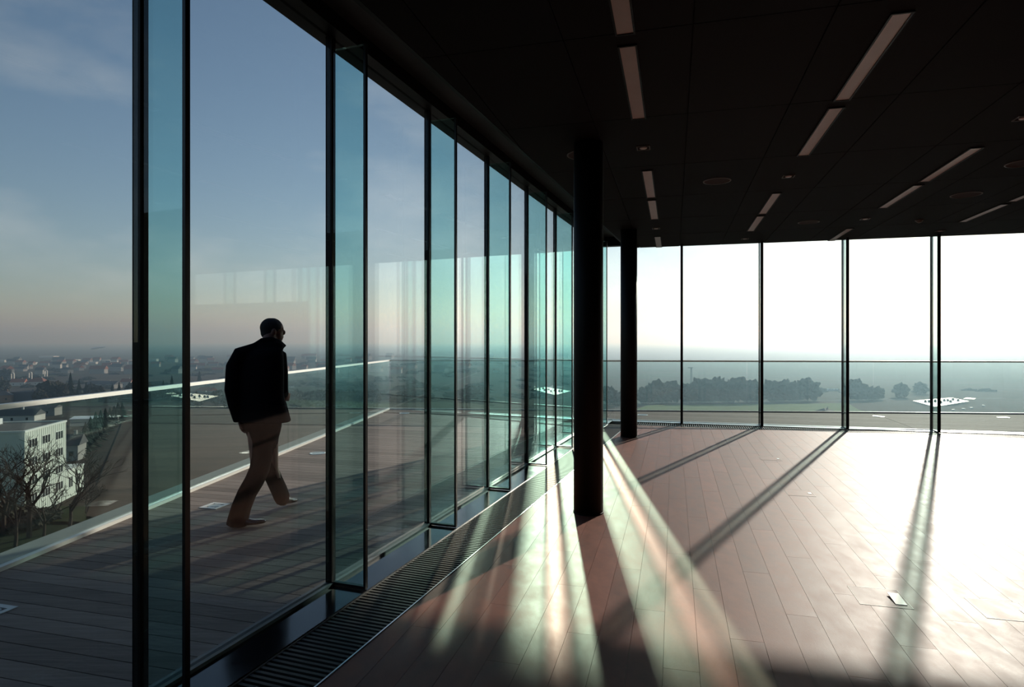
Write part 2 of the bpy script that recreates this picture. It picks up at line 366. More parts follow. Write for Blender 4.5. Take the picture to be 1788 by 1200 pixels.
# ---------------- deck outside
LR_AZ = radians(4.0)
DR = Vector((sin(LR_AZ), cos(LR_AZ), 0)); NR = Vector((cos(LR_AZ), -sin(LR_AZ), 0))
RL_N = Vector((-3.427, 4.544, 0)).dot(NR)            # balustrade line on the left
FR_U = 13.62                                         # balustrade line at the far side, along DR
RC = NR * RL_N + DR * FR_U
deck = empty('deck', kind='structure', label='terrace of weathered grey brown boards outside the glass')
outer_left = (NR.x, NR.y, RL_N + .03); outer_far = (-DR.x, -DR.y, -(FR_U - .03))
dpoly = clip([(-12, -4), (19, -4), (19, 20), (-12, 20)], [outer_left, outer_far])
MB().prism(dpoly, -.6, -.032).obj('deck_underlay', 'deck_base', deck)
DBW = .128
halves = []
for i in range(0, 150):
    u0 = -1.2 + i * DBW
    q = [tuple(BP(x, y)[:2]) for x, y in ((-9, u0), (19, u0), (19, u0 + DBW - .006), (-9, u0 + DBW - .006))]
    q = clip(q, [outer_left, outer_far])
    if len(q) < 3: continue
    if u0 + DBW < GU + .06:                          # beside the long wall
        q2 = clip(q, [(-NW.x, -NW.y, -(GN - .045))])
        if len(q2) >= 3 and area(q2) > .01: halves.append(q2)
    elif u0 > GU + .03:
        # far terrace: boards butt at an open joint every few metres
        for b0, b1 in ((-9, -1.3), (-1.29, 4.1), (4.11, 9.2), (9.21, 19)):
            sl = .42 * (u0 - GU)
            q3 = clip(q, [(BW.x, BW.y, b0), (-BW.x, -BW.y, -b1)])
            if len(q3) >= 3 and area(q3) > .01: halves.append(q3)
for q in halves: MB().prism(q, -.03, 0).obj('deck_board', 'deck', deck, center=True)

# coping outside the balustrade
cop = MB()
for q in ([NR * (RL_N - .33) + DR * -4, NR * (RL_N - .03) + DR * -4, NR * (RL_N - .03) + DR * (FR_U + .03), NR * (RL_N - .33) + DR * (FR_U + .33)],
          [NR * (RL_N - .33) + DR * (FR_U + .33), NR * (RL_N - .03) + DR * (FR_U + .03), NR * 19 + DR * (FR_U + .03), NR * 19 + DR * (FR_U + .33)]):
    cop.prism([tuple(p[:2]) for p in q], -.9, -.012)
cop.obj('roof_edge_coping', 'coping', None, kind='structure', label='grey coping along the edge of the terrace')

# ================================================================== things in the hall
# ---------------- floor grilles beside the glass
def trench_left(s0, s1, label):
    t = empty('floor_grille', LP((s0 + s1) / 2, (SILL_N + GRATE_N) / 2), label=label, category='grille', group='floor grilles along the long glass wall')
    lbox(MB(), s0, s1, SILL_N, GRATE_N, -.10, -.09).obj('trench_bottom', 'pit', t)
    for nm, n0, n1 in (('edge_rail', SILL_N, SILL_N + .008), ('edge_rail', GRATE_N - .008, GRATE_N)):
        lbox(MB(), s0 + .001, s1 - .001, n0, n1, -.09, .004).obj(nm, 'steel', t)
    n = int(round((s1 - s0) / .0365)); me = None
    for k in range(n):
        s = s0 + (k + .5) * (s1 - s0) / n
        if me is None:
            me = MB().obox(DW * -.009 + NW * -((GRATE_N - SILL_N) / 2 - .009) + Vector((0, 0, -.016)), DW * .018, NW * (GRATE_N - SILL_N - .018), (0, 0, .016)).mesh('bar', 'grille')
        o = put('bar', me, t); o.location = LP(s, (SILL_N + GRATE_N) / 2) - t.location
    return t
gs = [4.22 - 2.654, 4.22, 4.22 + 2.654, 4.22 + 2 * 2.654, S_C - .62]
trench_left(gs[0], gs[1], 'ribbed floor grille along the glass, the section nearest the viewer')
trench_left(gs[1], gs[2], 'ribbed floor grille along the glass, second section from the viewer, left of the near column')
trench_left(gs[2], gs[3], 'ribbed floor grille along the glass, third section, behind the near column')
trench_left(gs[3], gs[4], 'ribbed floor grille along the glass, last section at the far corner')
lbox(MB(), S0, gs[0] - .002, SILL_N, GRATE_N, -.10, -.004).obj('trench_cover', 'pit', wl)
def trench_back(b0, b1, label):
    t = empty('floor_grille', BP((b0 + b1) / 2, (SILL_U + GRATE_U) / 2), label=label, category='grille', group='floor grilles along the far glass wall')
    bbox(MB(), b0, b1, GRATE_U, SILL_U, -.10, -.09).obj('trench_bottom', 'pit', t)
    for u0 in (GRATE_U, SILL_U - .008): bbox(MB(), b0, b1, u0, u0 + .008, -.09, .003).obj('edge_rail', 'steel', t)
    n = int((b1 - b0) / .0365); m = MB()
    for k in range(n):
        b = b0 + (k + .5) * (b1 - b0) / n; bbox(m, b - .009, b + .009, GRATE_U + .009, SILL_U - .009, -.016, 0)
    m.obj('bars', 'grille', t, kind='stuff')
bx = [B_C + .6, .139 + .69, .139 + 1.382 * 2.5, .139 + 1.382 * 4.5, B_RIGHT]
for i, lb in enumerate(('far floor grille behind the second column', 'far floor grille in the middle of the far glass wall', 'far floor grille at the brightest part of the floor', 'far floor grille at the right end of the far glass wall')):
    trench_back(bx[i], bx[i + 1], lb)

# ---------------- columns
def column(x, y, r, label):
    t = empty('column', (x, y, 0), label=label, category='column', group='round columns')
    me = MB().lathe([(r, 0.0), (r, CEIL + .005)], seg=40).mesh('shaft', 'column', True)
    for p in me.polygons:
        if len(p.vertices) > 4: p.use_smooth = False
    o = put('shaft', me, t)
    c = put('base_ring', MB().lathe([(r + .004, 0), (r + .004, .012), (r, .014)], seg=40).mesh('base_ring', 'column'), t)
    return t
column(.690, 5.536, .132, 'thick black round column standing close to the viewer')
column(1.882, 9.872, .132, 'black round column farther off near the corner of the glass')

# ---------------- ceiling lamps
def strip_lamp(b, u0, u1, label):
    t = empty('ceiling_lamp', BP(b, (u0 + u1) / 2, CEIL), label=label, category='lamp', group='slim ceiling lamps')
    z = CEIL
    d = bbox(MB(), b - .047, b + .047, u0 + .012, u1 - .012, z - .004, z + .003).obj('diffuser', 'diffuser', t)
    for nm, a in (('side_trim', (b - .058, b - .047, u0, u1)), ('side_trim', (b + .047, b + .058, u0, u1))):
        bbox(MB(), *a, z - .010, z + .003).obj(nm, 'black_metal', t)
    for a in ((b - .047, b + .047, u0, u0 + .012), (b - .047, b + .047, u1 - .012, u1)):
        bbox(MB(), *a, z - .010, z + .003).obj('end_trim', 'black_metal', t)
def spot_lamp(b, u, label):
    t = empty('spot_lamp', BP(b, u, CEIL), label=label, category='lamp', group='small square ceiling spots')
    m = MB()
    for a in ((b - .06, b + .06, u - .06, u - .052), (b - .06, b + .06, u + .052, u + .06), (b - .06, b - .052, u - .052, u + .052), (b + .052, b + .06, u - .052, u + .052)):
        bbox(m, *a, CEIL - .008, CEIL + .003)
    m.obj('frame', 'ring', t)
    bbox(MB(), b - .052, b + .052, u - .052, u + .052, CEIL - .001, CEIL + .003).obj('reflector', 'pit', t)
    c = BP(b, u, CEIL)
    MB().lathe([(.036, -.004), (.030, -.010), (.012, -.012)], c, 16).obj('bulb', 'diffuser', t, True)
rows = [(-.272, 0.0, 'first'), (1.198, 1.4, 'second'), (2.70, 0.0, 'third'), (4.17, 1.4, 'fourth')]
ordw = ['first', 'second', 'third', 'fourth', 'fifth', 'sixth', 'seventh', 'eighth']
for b, sh, rn in rows:
    k = 0; j = 0
    for per in range(-1, 3):
        st = 2.34 + sh + 4.2 * per
        for u0 in (st, st + 1.40):
            if u0 < .5 or u0 + .3 > CU: continue
            u1 = min(u0 + 1.265, CU - .01)
            p = BP(b, (u0 + u1) / 2, CEIL); x, y = proj(p)
            p2 = BP(b, u1, CEIL); x2, y2 = proj(p2)
            if y2 < -40 or p2.y < .5 or min(x, x2) > 1860: continue
            strip_lamp(b, u0, u1, 'slim ceiling lamp, %s from the viewer in the %s row from the long glass wall' % (ordw[k], rn)); k += 1
        us = st + 3.43
        x, y = proj(BP(b, us, CEIL))
        if us < CU - .2 and -20 < y and -20 < x < 1800 and us > .5:
            spot_lamp(b, us, 'small square ceiling spot, %s from the viewer in the %s row of lamps' % (ordw[j], rn)); j += 1
# round loudspeakers and detectors
def speaker(px, py, r, label):
    z = F * (CEIL - EYE) / (YH - py); x = (px - 894) / F * z
    t = empty('ceiling_speaker', (x, z, CEIL), label=label, category='speaker', group='round ceiling speakers')
    put('ring', MB().lathe([(r, 0), (r, -.006), (r - .012, -.008), (r - .014, 0)], seg=36).mesh('ring', 'ring'), t)
    put('mesh_cover', MB().lathe([(r - .014, -.001), (r - .014, -.004), (.02, -.004)], seg=36).mesh('mesh_cover', 'mesh_grey'), t)
speaker(1252, 316, .150, 'round ceiling speaker between the first and second lamp rows')
speaker(1687, 340, .165, 'large round ceiling speaker right of the third lamp row')
speaker(1412, 388, .150, 'round ceiling speaker far back near the far glass')
speaker(1786, 285, .150, 'round ceiling speaker cut by the right edge of the picture')
speaker(1020, 270, .165, 'round ceiling speaker half hidden by the near column')
z = F * (CEIL - EYE) / (YH - 384); x = (1605 - 894) / F * z
t = empty('smoke_detector', (x, z, CEIL), label='small domed detector on the ceiling left of the fourth lamp row', category='detector')
put('base', MB().lathe([(.055, 0), (.055, -.015), (.048, -.02)], seg=24).mesh('base', 'ring'), t)
put('dome', MB().lathe([(.040, -.02), (.034, -.034), (.018, -.044), (.004, -.047)], seg=24).mesh('dome', 'ring', True), t)

# ---------------- floor boxes let into the planks
def floor_box(px, py, size, label, flap=False):
    y = F * EYE / (py - YH); x = (px - 894) / F * y; c = Vector((x, y, 0)); b, u = c.dot(BW), c.dot(UW); h = size / 2
    t = empty('floor_box', (x, y, 0), label=label, category='floor box', group='floor boxes')
    m = MB()
    for a in ((b - h, b + h, u - h, u - h + .005), (b - h, b + h, u + h - .005, u + h), (b - h, b - h + .005, u - h + .005, u + h - .005), (b + h - .005, b + h, u - h + .005, u + h - .005)):
        bbox(m, *a, -.004, .0016)
    m.obj('frame', 'subfloor', t)
    bbox(MB(), b - h + .006, b + h - .006, u - h + .006, u + h - .006, -.004, .0012).obj('lid', 'plank', t)
    if flap:
        m = MB().obox(BP(b + h - .080, u - h + .045, .0012), BW * .060, UW * .15 + Vector((0, 0, .010)), (0, 0, .003))
        m.obj('cable_flap', 'white_trim', t, label='white plastic cable outlet flap')
    else:
        bbox(MB(), b + h - .05, b + h - .02, u - .03, u + .03, .0018, .004).obj('cable_flap', 'steel', t)
floor_box(1535, 1043, .28, 'square floor box with a white flap in the bright floor', True)
floor_box(1396, 861, .26, 'square floor box beyond the one with the white flap')
floor_box(1752, 1066, .28, 'square floor box at the right edge among scratches')
floor_box(1345, 801, .26, 'farthest floor box between two mullion shadows')

# ================================================================== balustrade and deck lamps
RH = 1.12
M['rail_metal'] = mat('satin_steel_handrail', (.82, .80, .76), .45, 1.0)
def rail_run(axis, side, fixed, cuts, a0, a1, labels, name):
    """axis: running direction, side: inward normal, fixed: offset on side"""
    P = lambda a, n, z: axis * a + side * (fixed + n) + Vector((0, 0, z))
    t = empty('balustrade', P((a0 + a1) / 2, 0, 0), label=labels, category='balustrade')
    MB().obox(P(a0, -.026, RH - .034), axis * (a1 - a0), side * .052, (0, 0, .034)).obj('handrail', 'rail_metal', t)
    MB().obox(P(a0, -.022, -.03), axis * (a1 - a0), side * .05, (0, 0, .058)).obj('base_channel', 'satin', t)
    cs = [a0] + cuts + [a1]
    for i in range(len(cs) - 1):
        MB().obox(P(cs[i] + .006, -.008, .02), axis * (cs[i + 1] - cs[i] - .012), side * .016, (0, 0, RH - .05)).obj('glass_panel', 'rail_glass', t)
cl = []
def along_left(px):
    k = (px - 894) / F; den = (DR.x - k * DR.y); return -(NR.x * RL_N - k * NR.y * RL_N) / den
j0 = along_left(311); j1 = along_left(503)
pitch = j1 - j0
rail_run(DR, NR, RL_N, [j0 - 2 * pitch, j0 - pitch, j0, j1, j1 + pitch], -3.5, FR_U + .026, 'glass balustrade with a bright steel handrail along the left edge of the terrace', 'left')
def along_far(px):
    k = (px - 894) / F; return -(DR.x * FR_U - k * DR.y * FR_U) / (NR.x - k * NR.y)
f0 = along_far(1304); f1 = along_far(1525); fp = f1 - f0
rail_run(NR, -DR, -FR_U, [f0 - 2 * fp, f0 - fp, f0, f1, f1 + fp, f1 + 2 * fp], RL_N + .03, 18.5, 'glass balustrade with a thin handrail along the far edge of the terrace', 'far')

def deck_lamp(x, y, label, square=False):
    t = empty('deck_lamp', (x, y, 0), label=label, category='lamp', group='flush lamps in the terrace boards')
    if square:
        m = MB(); h = .095
        for a in ((-h, h, -h, -.06), (-h, h, .06, h), (-h, -.06, -.06, .06), (.06, h, -.06, .06)): m.obox(BW * a[0] + UW * a[2], BW * (a[1] - a[0]), UW * (a[3] - a[2]), (0, 0, .006))
        put('trim', m.mesh('trim', 'white_trim'), t)
        put('lens', MB().lathe([(.058, 0), (.058, .004), (.02, .006)], seg=24).mesh('lens', 'lamp_glass'), t)
    else:
        put('trim', MB().lathe([(.11, 0), (.11, .005), (.10, .008), (.088, .006), (.088, 0)], seg=36).mesh('trim', 'steel'), t)
        put('lens', MB().lathe([(.087, 0), (.087, .004), (.03, .006)], seg=30).mesh('lens', 'lamp_glass'), t)
def on_floor(px, py): y = F * EYE / (py - YH); return (px - 894) / F * y, y
deck_lamp(*on_floor(375, 884), 'square flush lamp in the boards behind the walking man', True)
deck_lamp(*on_floor(555, 792), 'round flush lamp in the boards ahead of the walking man')
deck_lamp(*on_floor(-20, 1070), 'flush lamp in the boards cut by the left edge of the picture', True)
deck_lamp(*on_floor(706, 722), 'round flush lamp at the far left corner of the terrace')
deck_lamp(*on_floor(1122, 725), 'round flush lamp on the far terrace beside the second column')
deck_lamp(*on_floor(1534, 727.5), 'round flush lamp on the far terrace right of the third mullion')
deck_lamp(*on_floor(1752, 729.5), 'round flush lamp on the far terrace at the right edge')

# ================================================================== the walking man
M['jacket'] = mat('black_wool_jacket', (.004, .004, .006), .9, 0, .08, var=.2, nscale=30, bump=.2, bscale=120)
M['trousers'] = mat('dark_brown_trousers', (.0065, .0035, .003), .9, 0, .08, var=.2, nscale=30)
M['skin'] = mat('skin', (.20, .09, .065), .55)
M['hair'] = mat('short_dark_hair', (.012, .010, .010), .8, bump=.5, bscale=200)
M['shoe'] = mat('black_leather_shoe', (.012, .011, .011), .25, 0, .6)
def PM(px, py, y): return Vector(((px - 894) / F * y, y, EYE - (py - YH) / F * y))
HD = radians(22); HX = Vector((cos(HD), -sin(HD), 0)); HY = Vector((sin(HD), cos(HD), 0))   # across the shoulders, heading
def ering(c, a, b, ax=HX, ay=HY, n=20, p=2.3):
    r = []
    for k in range(n):
        t = 2 * pi * k / n; cx, sy = cos(t), sin(t)
        r.append(c + ax * (math.copysign(abs(cx) ** (2 / p), cx) * a) + ay * (math.copysign(abs(sy) ** (2 / p), sy) * b))
    return r
def ball(mb, c, rx, ry, rz, ax=HX, ay=HY, az=Vector((0, 0, 1)), n=16):
    rings = []
    for i in range(1, 10):
        f = pi * i / 10; rings.append([c + az * (rz * -cos(f)) + (ax * cos(2 * pi * k / n) * rx + ay * sin(2 * pi * k / n) * ry) * sin(f) for k in range(n)])
    mb.loft(rings)
def bake(name, mb, m, parent, voxel, smooth=6, **kw):
    o = mb.obj(name, m, None, True); r = o.modifiers.new('remesh', 'REMESH'); r.mode = 'VOXEL'; r.voxel_size = voxel; r.use_smooth_shade = True
    s = o.modifiers.new('smooth', 'SMOOTH'); s.iterations = smooth; s.factor = .5
    bpy.context.view_layer.update()
    me = bpy.data.meshes.new_from_object(o.evaluated_get(bpy.context.evaluated_depsgraph_get())); me.name = name
    old = o.data; bpy.data.objects.remove(o); bpy.data.meshes.remove(old)
    me.materials.clear(); me.materials.append(M[m])
    for p in me.polygons: p.use_smooth = True
    q = put(name, me, parent, **kw)
    if parent is not None: q.location = -parent.location
    return q
man = empty('person', (PM(450, 918, 5.3).x, 5.3, 0), label='man in a dark jacket and trousers walking away along the terrace', category='person')
pxm = 5.35 / F
# body
b = MB()
hc = PM(476, 577, 5.42)
FD = radians(58); FX = Vector((cos(FD), -sin(FD), 0)); FY = Vector((sin(FD), cos(FD), 0))       # the face turns to the right
ball(b, hc + Vector((0, 0, .012)), .076, .094, .092, FX, FY)
ball(b, hc + FY * .025 + Vector((0, 0, -.055)), .058, .066, .066, FX, FY)                       # jaw
ball(b, hc + FY * .092 + Vector((0, 0, -.018)), .013, .020, .024, FX, FY, n=10)                  # nose
ball(b, hc + FY * .083 + Vector((0, 0, -.058)), .024, .012, .008, FX, FY, n=10)                  # mouth
ball(b, hc + FY * .080 + Vector((0, 0, .020)), .045, .012, .010, FX, FY, n=10)                   # brow
for sx in (-1, 1): ball(b, hc + FX * sx * .030 + FY * .080 + Vector((0, 0, .004)), .012, .010, .008, FX, FY, n=8)
for sx in (-1, 1): ball(b, hc + FX * sx * .079 + FY * -.005 + Vector((0, 0, -.012)), .012, .020, .030, FX, FY, n=10)
b.tube([hc + Vector((-.01, -.03, -.04)), PM(469, 606, 5.36), PM(460, 640, 5.33), PM(456, 690, 5.32), PM(457, 738, 5.32)], [.058, .062, .11, .11, .11], 14)
b.tube([PM(455, 615, 5.34), PM(419, 620, 5.29), PM(406, 682, 5.24), PM(419, 731, 5.30)], [.05, .045, .036, .028], 12)
b.tube([PM(465, 618, 5.36), PM(489, 624, 5.40), PM(492, 682, 5.40), PM(496, 690, 5.62)], [.05, .045, .036, .028], 12)
b.tube([PM(457, 738, 5.32), PM(449, 752, 5.30), PM(450, 820, 5.22), PM(417, 900, 5.10), PM(420, 912, 5.09)], [.10, .085, .055, .040, .035], 12)
b.tube([PM(457, 738, 5.32), PM(468, 752, 5.36), PM(475, 818, 5.50), PM(494, 872, 5.60), PM(495, 880, 5.62)], [.10, .085, .055, .040, .035], 12)
def hand(b, wr, d, side, curl):
    """palm, four fingers and a thumb; d points down the hand, side across the knuckles, curl towards the palm side"""
    d, side, curl = d.normalized(), side.normalized(), curl.normalized()
    ball(b, wr + d * .045, .016, .038, .052, curl, side, d, 12)
    for i, ln in enumerate((.062, .072, .068, .054)):
        k = wr + d * .085 + side * (-.029 + .019 * i)
        p1 = k + d * ln * .45 + curl * .010; p2 = p1 + d * ln * .28 + curl * ln * .32; p3 = p2 + d * ln * .02 + curl * ln * .34
        b.tube([wr + d * .06 + side * (-.024 + .016 * i), k, p1, p2, p3], [.0095, .0095, .009, .0085, .0075], 8)
    k = wr + d * .028 - side * .030
    b.tube([wr + d * .02 - side * .012, k + d * .015 - side * .012 + curl * .012, k + d * .045 - side * .016 + curl * .026, k + d * .068 - side * .010 + curl * .034], [.012, .0115, .010, .008], 8)
hand(b, PM(419, 730, 5.30), Vector((.18, .25, -1)), Vector((.25, .95, .2)), Vector((.9, -.2, .1)))
hand(b, PM(497, 690, 5.64), Vector((.1, .9, -.25)), Vector((.2, .1, 1)), Vector((-.9, .1, 0)))
bake('body', b, 'skin', man, .0065, 4)
# hair
h = MB(); ball(h, hc + FY * -.010 + Vector((0, 0, .022)), .083, .098, .090, FX, FY); ball(h, hc + FY * -.035 + Vector((0, 0, -.022)), .074, .066, .062, FX, FY)
bake('hair', h, 'hair', man, .008, 4, label='short dark hair')
# jacket
j = MB()
rings = []
for cx, cy, y, hw, hd in ((470, 598, 5.37, 24, .070), (471, 606, 5.37, 27, .085), (459, 612, 5.35, 37, .10), (456, 620, 5.34, 41, .115), (455, 640, 5.33, 43, .125), (454, 665, 5.32, 43.5, .130),
                          (454, 690, 5.32, 43, .132), (456, 705, 5.32, 44, .138), (458, 720, 5.32, 46, .142), (460, 736, 5.32, 48.5, .145)):
    rings.append(ering(PM(cx, cy, y), hw * pxm / cos(HD) * .97, hd, n=24))
j.loft(rings)
j.tube([PM(448, 611, 5.34), PM(419, 619, 5.29), PM(408, 640, 5.265), PM(404, 682, 5.24), PM(409, 705, 5.26), PM(418, 735, 5.30)], [.065, .066, .064, .056, .054, .050], 14)
j.tube([PM(470, 612, 5.36), PM(489, 622, 5.40), PM(491, 650, 5.40), PM(492, 681, 5.40), PM(495, 688, 5.55)], [.06, .060, .058, .054, .046], 14)
col_r = [ering(PM(469 + i * .8, 608 - i * 5, 5.37 + i * .008), .122 - i * .011, .098 - i * .003, n=20, p=2) for i in range(4)]
j.loft(col_r)
j.tube([PM(446, 601, 5.35), PM(458, 594, 5.31), PM(474, 592, 5.31), PM(488, 597, 5.35), PM(498, 605, 5.40)], [.018, .022, .022, .020, .016], 10)        # turned collar
# skirt flap lifted on the right
j.add([PM(488, 690, 5.37), PM(500, 702, 5.40), PM(509, 735, 5.42), PM(489, 737, 5.34), PM(486, 690, 5.42), PM(498, 702, 5.45), PM(507, 735, 5.47), PM(487, 737, 5.42)], [(0, 1, 2, 3), (7, 6, 5, 4), (0, 4, 5, 1), (1, 5, 6, 2), (2, 6, 7, 3), (3, 7, 4, 0)])
bake('jacket', j, 'jacket', man, .010, 5, label='dark thigh length jacket with a turned up collar')
# trousers
q = MB()
q.loft([ering(PM(458, 726, 5.32), 36 * pxm, .12), ering(PM(459, 745, 5.32), 33 * pxm, .125), ering(PM(460, 762, 5.33), 26 * pxm, .12), ering(PM(460, 775, 5.33), 20 * pxm, .09)])
q.tube([PM(451, 742, 5.30), PM(456, 772, 5.28), PM(457, 800, 5.25), PM(453, 820, 5.22), PM(444, 840, 5.19), PM(431, 862, 5.15), PM(421, 887, 5.12), PM(415, 910, 5.10), PM(414, 917, 5.10)], [.090, .090, .087, .082, .080, .078, .080, .084, .086], 16)
q.tube([PM(472, 742, 5.34), PM(468, 772, 5.40), PM(468, 800, 5.46), PM(472, 822, 5.51), PM(480, 840, 5.55), PM(487, 855, 5.58), PM(492, 868, 5.60), PM(494, 877, 5.62)], [.085, .085, .076, .072, .071, .072, .070, .056], 16)
bake('trousers', q, 'trousers', man, .010, 5, label='dark brown trousers')
# shoes
def shoe(heel, d, ln, h, tilt):
    d = d.normalized(); sd = d.cross(Vector((0, 0, 1))).normalized(); up = sd.cross(d); m = MB(); rings = []
    for f, wd, z0, hh in ((0, .026, 0, .05), (.06, .036, 0, .068), (.25, .038, 0, .072), (.42, .036, 0, .066), (.6, .044, 0, .048), (.8, .046, .002, .040), (.94, .034, .006, .030), (1, .014, .010, .018)):
        c = heel + d * (f * ln); rings.append([c + sd * (cos(2 * pi * k / 14) * wd) + up * (z0 + hh / 2 + sin(2 * pi * k / 14) * hh / 2) for k in range(14)])
    m.loft(rings); return m
s1 = shoe(Vector((PM(404, 920, 5.08).x, 5.085, .004)), Vector((.98, .18, .05)), .27, .07, 0); o = bake('shoe', s1, 'shoe', man, .006, 3)
s2 = shoe(Vector((PM(494, 880, 5.60).x, 5.57, .055)), Vector((.12, .98, -.16)), .27, .07, 0); o = bake('shoe', s2, 'shoe', man, .006, 3)

# ================================================================== the plain outside
def gh(x, y):
    r = math.hypot(x, y)
    if r < 150: h = -29.5
    elif r < 900: h = -29.5 - 28.5 * ((r - 150) / 750)
    else: h = -58 - 4 * min(1, (r - 900) / 3000)
    a = max(0, min(1, (math.degrees(atan2(x, y)) + 6) / 14)); a = a * a * (3 - 2 * a)
    h -= a * 18 * min(1, max(0, (r - 40) / 120)) * (1 - .6 * min(1, max(0, (r - 1500) / 4000)))
    if r > 160: h += min(1, (r - 160) / 200) * 1.6 * noise.noise(Vector((x / 140, y / 140, 0)))
    return h
def gp(px, py):
    """the point of the ground seen at a pixel"""
    kx, kz = (px - 894) / F, -(py - YH) / F
    y = 20.0
    while y < 26000:
        if EYE + kz * y <= gh(kx * y, y): break
        y *= 1.004
    return Vector((kx * y, y, gh(kx * y, y)))
def land_mat():
    m = bpy.data.materials.new('fields_and_town_ground'); m.use_nodes = True; t = m.node_tree; p = t.nodes['Principled BSDF']; p.inputs['Roughness'].default_value = .95; p.inputs['Specular IOR Level'].default_value = .1
    g = t.nodes.new('ShaderNodeNewGeometry'); mp = t.nodes.new('ShaderNodeMapping'); mp.inputs['Scale'].default_value = (.006, .012, 0); mp.inputs['Rotation'].default_value = (0, 0, .3)
    v = t.nodes.new('ShaderNodeTexVoronoi'); v.inputs['Scale'].default_value = 1.0; v.feature = 'F1'
    r = t.nodes.new('ShaderNodeValToRGB'); r.color_ramp.interpolation = 'CONSTANT'; e = r.color_ramp.elements
    cols = [(0, (.040, .027, .019)), (.28, (.034, .030, .018)), (.45, (.026, .036, .016)), (.62, (.046, .034, .024)), (.8, (.030, .026, .022))]
    e[0].color = (*cols[0][1], 1); e[1].position = cols[1][0]; e[1].color = (*cols[1][1], 1)
    for pos, c in cols[2:]: k = e.new(pos); k.color = (*c, 1)
    n = t.nodes.new('ShaderNodeTexNoise'); n.inputs['Scale'].default_value = .035; n.inputs['Detail'].default_value = 8
    mr = t.nodes.new('ShaderNodeMapRange'); mr.inputs[1].default_value = .3; mr.inputs[2].default_value = .7; mr.inputs[3].default_value = .6; mr.inputs[4].default_value = 1.4
    sc = t.nodes.new('ShaderNodeVectorMath'); sc.operation = 'SCALE'
    t.links.new(g.outputs['Position'], mp.inputs['Vector']); t.links.new(mp.outputs[0], v.inputs['Vector']); t.links.new(v.outputs['Color'], r.inputs[0])
    t.links.new(g.outputs['Position'], n.inputs['Vector']); t.links.new(n.outputs['Fac'], mr.inputs[0]); t.links.new(r.outputs[0], sc.inputs[0]); t.links.new(mr.outputs[0], sc.inputs['Scale'])
    t.links.new(sc.outputs[0], p.inputs['Base Color']); return m
rs = [18 * (28000 / 18) ** (i / 90) for i in range(91)]; na = 110
vs = []; fs = []
for r in rs:
    for k in range(na + 1):
        a = radians(-110 + 220 * k / na); x, y = r * sin(a), r * cos(a); vs.append((x, y, gh(x, y)))
for i in range(90):
    for k in range(na): fs.append((i * (na + 1) + k, i * (na + 1) + k + 1, (i + 1) * (na + 1) + k + 1, (i + 1) * (na + 1) + k))
g = MB(); g.add(vs, fs); g.obj('ground', land_mat(), None, True, kind='structure', label='wide plain of brown and green fields below the terrace')

M['field'] = mat('ploughed_field', (.062, .040, .027), .95, 0, .1, var=.55, nscale=.09, stretch=(.12, 1, 1), coords='Object')
M['grass'] = mat('meadow', (.12, .18, .05), .95, 0, .1, var=.3, nscale=.1)
M['bark'] = mat('bark', (.045, .034, .027), .9, 0, .1, var=.2, nscale=3)
M['conifer'] = mat('dark_conifer', (.014, .024, .016), .95, 0, .1, var=.4, nscale=1.2)
M['leafy'] = mat('bare_hazy_crown', (.040, .036, .026), .95, 0, .1, var=.4, nscale=.8, rnd=.3)
M['facade'] = mat('pale_ribbed_facade', (.60, .64, .55), .8, var=.06, nscale=1)
M['facade_trim'] = mat('facade_trim', (.66, .68, .62), .7)
M['gravel'] = mat('gravel_roof', (.10, .10, .095), .9, var=.3, nscale=2)
M['win'] = mat('window_pane', (.02, .025, .028), .12, 0, .8)
M['white_wall'] = mat('white_wall', (.55, .53, .49), .8, var=.05, rnd=.1)
M['grey_wall'] = mat('grey_wall', (.26, .25, .23), .85, var=.08)
M['brick_wall'] = mat('brown_wall', (.26, .15, .09), .85, var=.1)
M['red_roof'] = mat('red_tile_roof', (.24, .075, .045), .85, var=.2, nscale=2, rnd=.25)
M['dark_roof'] = mat('dark_slate_roof', (.045, .045, .05), .7, var=.15)
M['blue_wall'] = mat('dark_blue_cladding', (.025, .032, .055), .6)
M['pale_roof'] = mat('pale_sheet_roof', (.72, .72, .70), .45, 0, .5, var=.05)
M['asphalt'] = mat('asphalt', (.06, .06, .062), .8)
M['red_wall'] = mat('dark_red_wall', (.09, .025, .022), .85)
M['car_white'] = mat('white_paint', (.8, .8, .8), .25)
M['car_dark'] = mat('dark_paint', (.02, .02, .022), .3)
M['smoke'] = mat('white_smoke', (.8, .8, .8), 1.0, 0, 0)

# ploughed slope below the terrace and the meadow beyond the far balustrade
def patch(name, m, pix, label, dz=.25, cat='field'):
    pts = [gp(*p) for p in pix]; n = 8; c = sum(pts, Vector()) / len(pts)
    mbb = MB(); A, Bq, Cq, Dq = pts[:4]
    vs = []
    for i in range(n + 1):
        for k in range(n + 1):
            p = (A * (1 - k / n) + Bq * (k / n)) * (1 - i / n) + (Dq * (1 - k / n) + Cq * (k / n)) * (i / n); vs.append((p.x, p.y, gh(p.x, p.y) + dz))
    mbb.add(vs, [(i * (n + 1) + k, i * (n + 1) + k + 1, (i + 1) * (n + 1) + k + 1, (i + 1) * (n + 1) + k) for i in range(n) for k in range(n)])
    return mbb.obj(name, m, None, True, kind='structure', label=label)
patch('ploughed_field', 'field', [(150, 905), (760, 905), (720, 716), (222, 716)], 'brown ploughed slope below the left balustrade')
patch('meadow', 'grass', [(1090, 724), (1520, 724), (1480, 704), (1130, 708)], 'green meadow strip beyond the far balustrade')
M['lawn'] = mat('lawn', (.030, .036, .012), .95, 0, .1, var=.3, nscale=.4)
patch('garden', 'lawn', [(92, 915), (150, 915), (152, 888), (100, 888)], 'small green garden below the pale building', .35)

